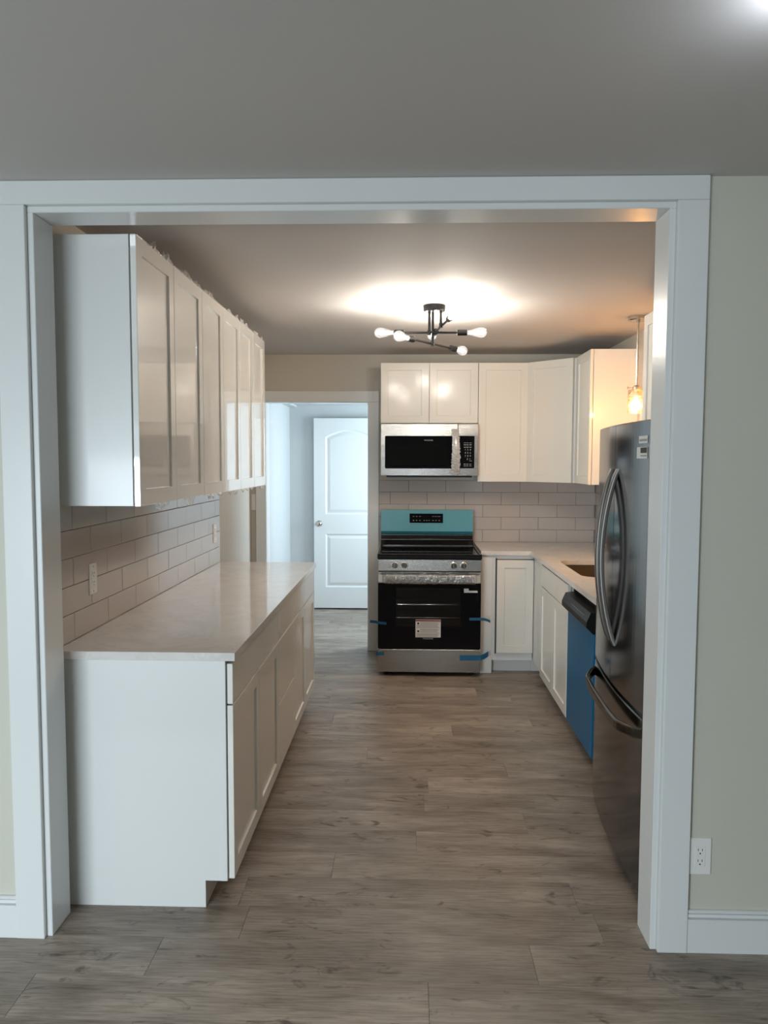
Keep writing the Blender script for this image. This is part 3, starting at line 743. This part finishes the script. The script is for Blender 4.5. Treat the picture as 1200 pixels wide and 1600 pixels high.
# ------------------------------------------------------------------ outlets and plates
def plate(name, label, cat, loc, rz, w=.070, h=.122, recept=True, group=None):
    t = thing(name, label, cat, loc, rz, group)
    b_ = NB(); prof = rrect(w, h, .003, 2); prof2 = rrect(w - .006, h - .006, .003, 2)
    loops(b_, [[(a, -.0003, b) for a, b in prof], [(a, -.003, b) for a, b in prof], [(a, -.0055, b) for a, b in prof2]]); mk('plate', b_, 'plate_white', t, True)
    if recept:
        b_ = NB(); box(b_, -.0168, .0168, -.0068, -.005, -.0335, .0335, bev=.0008); rc = mk('receptacle', b_, 'plate_white', t, True)
        b_ = NB()
        for z in (.0165, -.0195):
            box(b_, -.0075, -.0055, -.0072, -.0066, z + .003, z + .011); box(b_, .0055, .0075, -.0072, -.0066, z + .003, z + .0105)
            lathe(b_, [(.0026, 0), (.0026, .0006)], 10, Matrix.Translation((0, -.0066, z - .005)) @ Matrix.Rotation(R(90), 4, 'X'))
        mk('slots', b_, 'slot_dark', rc, True)
    b_ = NB()
    for z in (h / 2 - .0125, -h / 2 + .0125): lathe(b_, [(.0028, 0), (.0022, .0008)], 10, Matrix.Translation((0, -.0055, z)) @ Matrix.Rotation(R(90), 4, 'X'))
    mk('screws', b_, 'slot_dark' if group else 'plate_white', t, True)
    return t
plate('wall_outlet', 'white duplex outlet low on the living room wall beside the casing', 'outlet', (.954, YP0, .320), 0, w=.074)
plate('wall_outlet', 'white duplex outlet on the tiles close to the cased opening', 'outlet', (XL + TT, 2.914, 1.132), R(90), group='outlets on the tiles')
plate('wall_outlet', 'white duplex outlet on the last tiles by the worktop far end', 'outlet', (XL + TT, 4.803, 1.131), R(90), group='outlets on the tiles')
plate('switch_plate', 'blank switch plate squeezed between wall corner and hall door casing', 'switch plate', (-1.2835, YB, 1.250), 0, w=.042, h=.133, recept=False)
plate('wall_plate', 'white wall plate below the pendant lamp, above the refrigerator', 'wall plate', (XR, 5.13, 1.880), R(-90), recept=False)

# ------------------------------------------------------------------ hall door: two panels, arched top
DLX, DLW, DLY = -.995, .762, 8.05
t = door = bpy.data.objects.new('door_1', None); COL.objects.link(t); t.location = (DLX, DLY, .016); struct(t, 'white two-panel interior door with arched upper panel')
DH = 2.03
def arch(x0, x1, z0, z1, rise, n=16):
    p = [(x0, z0), (x1, z0), (x1, z1)]
    for i in range(1, n): u = i / n; p.append((x1 + (x0 - x1) * u, z1 + rise * math.sin(math.pi * u) ** .9))
    return p + [(x0, z1)]
def offs(poly, d):
    n = len(poly); o = []
    for i in range(n):
        a, b, c = Vector(poly[i - 1]), Vector(poly[i]), Vector(poly[(i + 1) % n])
        n1 = Vector((-(b - a).y, (b - a).x)).normalized(); n2 = Vector((-(c - b).y, (c - b).x)).normalized()
        k = (n1 + n2); k = k / max(.3, k.dot(n1)); o.append(tuple(b + k * d))
    return o
panels = [arch(.125, DLW - .125, .225, .800, 0.0, 4), arch(.125, DLW - .125, 1.010, 1.832, .078)]
b_ = NB()
def ring3(pts, y):
    v = [b_.verts.new((x, y, z)) for x, z in pts]; return v, [b_.edges.new((v[i], v[(i + 1) % len(v)])) for i in range(len(v))]
rect = [(0, 0), (DLW, 0), (DLW, DH), (0, DH)]
v0, e0 = ring3(rect, 0); es = list(e0); pv = []
for p in panels:
    v, e = ring3(p, 0); es += e; pv.append(v)
bmesh.ops.triangle_fill(b_, edges=es, use_beauty=True)
vb = [b_.verts.new((x, .035, z)) for x, z in rect]
for i in range(4): b_.faces.new((v0[i], v0[(i + 1) % 4], vb[(i + 1) % 4], vb[i]))
b_.faces.new(vb)
for p, v in zip(panels, pv):
    prev = v
    for d, y in ((.014, .010), (.022, .010), (.050, .002)):
        nv = [b_.verts.new((x, y, z)) for x, z in offs(p, d)]
        for i in range(len(v)): b_.faces.new((prev[i], prev[(i + 1) % len(v)], nv[(i + 1) % len(v)], nv[i]))
        prev = nv
    b_.faces.new(prev)
mk('door_leaf', b_, 'trim_white', door, True)
b_ = NB(); lathe(b_, [(.032, 0), (.032, .006), (.012, .010), (.012, .030), (.020, .036), (.0275, .048), (.026, .060), (.014, .066), (.004, .067)], 24,
                 Matrix.Translation((.058, 0, .912)) @ Matrix.Rotation(R(90), 4, 'X')); mk('door_knob', b_, 'nickel', door, True, smooth=True)
b_ = NB()
for z in (.2, 1.0, 1.8): lathe(b_, [(.007, 0), (.007, .09)], 10, Matrix.Translation((DLW + .006, .004, z)))
mk('hinges', b_, 'nickel', door, True)

# ------------------------------------------------------------------ ceiling lamp: three crossed rods, six filament bulbs
LX, LY = .147, 4.33
t = lamp = thing('ceiling_lamp', 'black semi-flush ceiling lamp with three crossed rods and six clear bulbs', 'ceiling lamp', (LX, LY, ZC))
b_ = NB(); lathe(b_, [(.056, ZC - .034), (.061, ZC - .028), (.062, ZC - .0005)], 36, Matrix.Translation((LX, LY, 0))); mk('canopy', b_, 'black_metal', lamp)
def bulb_at(base, d, glass, fil, parent, radius=.029, length=.112):
    q = Matrix.Translation(base) @ Vector(d).to_track_quat('Z', 'Y').to_matrix().to_4x4(); k = length / .112
    prof = [(.012, 0), (.0125, .012), (.016, .028), (.0225, .050), (radius - .0015, .070), (radius, .082), (radius * .88, .096), (radius * .55, .107), (.004, .1115)]
    b_ = NB(); lathe(b_, [(r_, z * k) for r_, z in prof], 20, q, cap0=False); g = mk('bulb', b_, glass, parent, smooth=True)
    b_ = NB()
    for i in range(6):
        a = 2 * math.pi * i / 6
        rod(b_, q @ Vector((.006 * math.cos(a), .006 * math.sin(a), .022 * k)), q @ Vector((.012 * math.cos(a + .5), .012 * math.sin(a + .5), .080 * k)), .0012, 5)
    mk('filament', b_, fil, g)
    return q @ Vector((0, 0, .062 * k))
def arm(sx, sy, p0, p1):
    p0, p1 = Vector(p0), Vector(p1); d = (p1 - p0).normalized(); z = p0.z
    s = Vector((sx, sy, z))
    b_ = NB(); rod(b_, (sx, sy, ZC - .03), s, .0072); lathe(b_, [(.0105, z - .012), (.0105, z + .012)], 12, Matrix.Translation((sx, sy, 0))); mk('stem', b_, 'black_metal', lamp)
    b_ = NB(); a, c = p0 + d * .162, p1 - d * .162; rod(b_, a, c, .0062); mk('arm', b_, 'black_metal', lamp)
    for base, dd in ((a, -d), (c, d)):
        q = Matrix.Translation(base) @ dd.to_track_quat('Z', 'Y').to_matrix().to_4x4()
        b_ = NB(); lathe(b_, [(.006, -.006), (.0165, -.004), (.0175, .0), (.0175, .048), (.0155, .052)], 20, q); mk('socket', b_, 'black_metal', lamp)
        c_ = bulb_at(base + dd * .050, dd, 'bulb_glass', 'filament', lamp)
        point_light('bulb_light', c_, BULB_W, BULB_C, .016, lamp)
arm(.120, 4.33, (-.190, 4.33, 2.318), (.443, 4.33, 2.318))
arm(.140, 4.345, (-.066, 4.05, 2.258), (.346, 4.64, 2.258))
arm(.183, 4.30, (.240, 3.945, 2.352), (.140, 4.655, 2.352))

# ------------------------------------------------------------------ pendant lamp over the sink
PX, PY = 1.388, 4.68
t = pend = thing('pendant_lamp', 'brushed nickel pendant lamp with clear glass shade and glowing bulb', 'pendant lamp', (PX, PY, ZC))
TR = Matrix.Translation((PX, PY, 0))
b_ = NB(); lathe(b_, [(.055, ZC - .024), (.060, ZC - .019), (.060, ZC - .0005)], 36, TR); lathe(b_, [(.011, ZC - .035), (.011, ZC - .024)], 16, TR); mk('canopy', b_, 'nickel', pend)
b_ = NB(); rod(b_, (PX, PY, ZC - .03), (PX, PY, 2.055), .0065, 14); lathe(b_, [(.0085, 2.215), (.0085, 2.245)], 14, TR); mk('stem', b_, 'nickel', pend)
b_ = NB(); lathe(b_, [(.020, 1.995), (.021, 2.03), (.024, 2.034), (.024, 2.050), (.012, 2.058)], 24, TR); mk('socket_cup', b_, 'nickel', pend)
b_ = NB(); rod(b_, (PX - .022, PY, 2.043), (PX - .052, PY, 2.043), .002, 8); lathe(b_, [(.0075, 0), (.0075, .006)], 10, Matrix.Translation((PX - .050, PY, 2.043)) @ Matrix.Rotation(R(-90), 4, 'Y')); mk('thumb_screw', b_, 'nickel', pend)
b_ = NB(); lathe(b_, [(.022, 2.0335), (.047, 2.032), (.050, 2.028), (.050, 1.893), (.0475, 1.893), (.0475, 2.0265), (.022, 2.030)], 32, TR, False, False); mk('glass_shade', b_, 'shade_glass', pend, smooth=False)
c_ = bulb_at((PX, PY, 2.000), (0, 0, -1), 'pendant_bulb_glass', 'filament_warm', pend, radius=.027, length=.092)
point_light('pendant_light', (PX, PY, 1.945), PEND_W, PEND_C, .018, pend)

# ------------------------------------------------------------------ recessed wafer light in the living-room ceiling
DLx, DLy = .745, 1.445
t = thing('recessed_downlight', 'round white recessed ceiling downlight in the living room', 'downlight', (DLx, DLy, ZC))
TR = Matrix.Translation((DLx, DLy, 0))
b_ = NB(); lathe(b_, [(.085, ZC - .0005), (.085, ZC - .004), (.078, ZC - .007), (.066, ZC - .007), (.066, ZC - .0005)], 40, TR, False, False); mk('bezel', b_, 'trim_white', t)
b_ = NB(); lathe(b_, [(.066, ZC - .001), (.060, ZC - .009), (.030, ZC - .012), (.002, ZC - .0125)], 40, TR); mk('lens', b_, 'led_lens', t)
point_light('downlight_glow', (DLx, DLy, ZC - .05), DOWN_W, DOWN_C, .03, t)
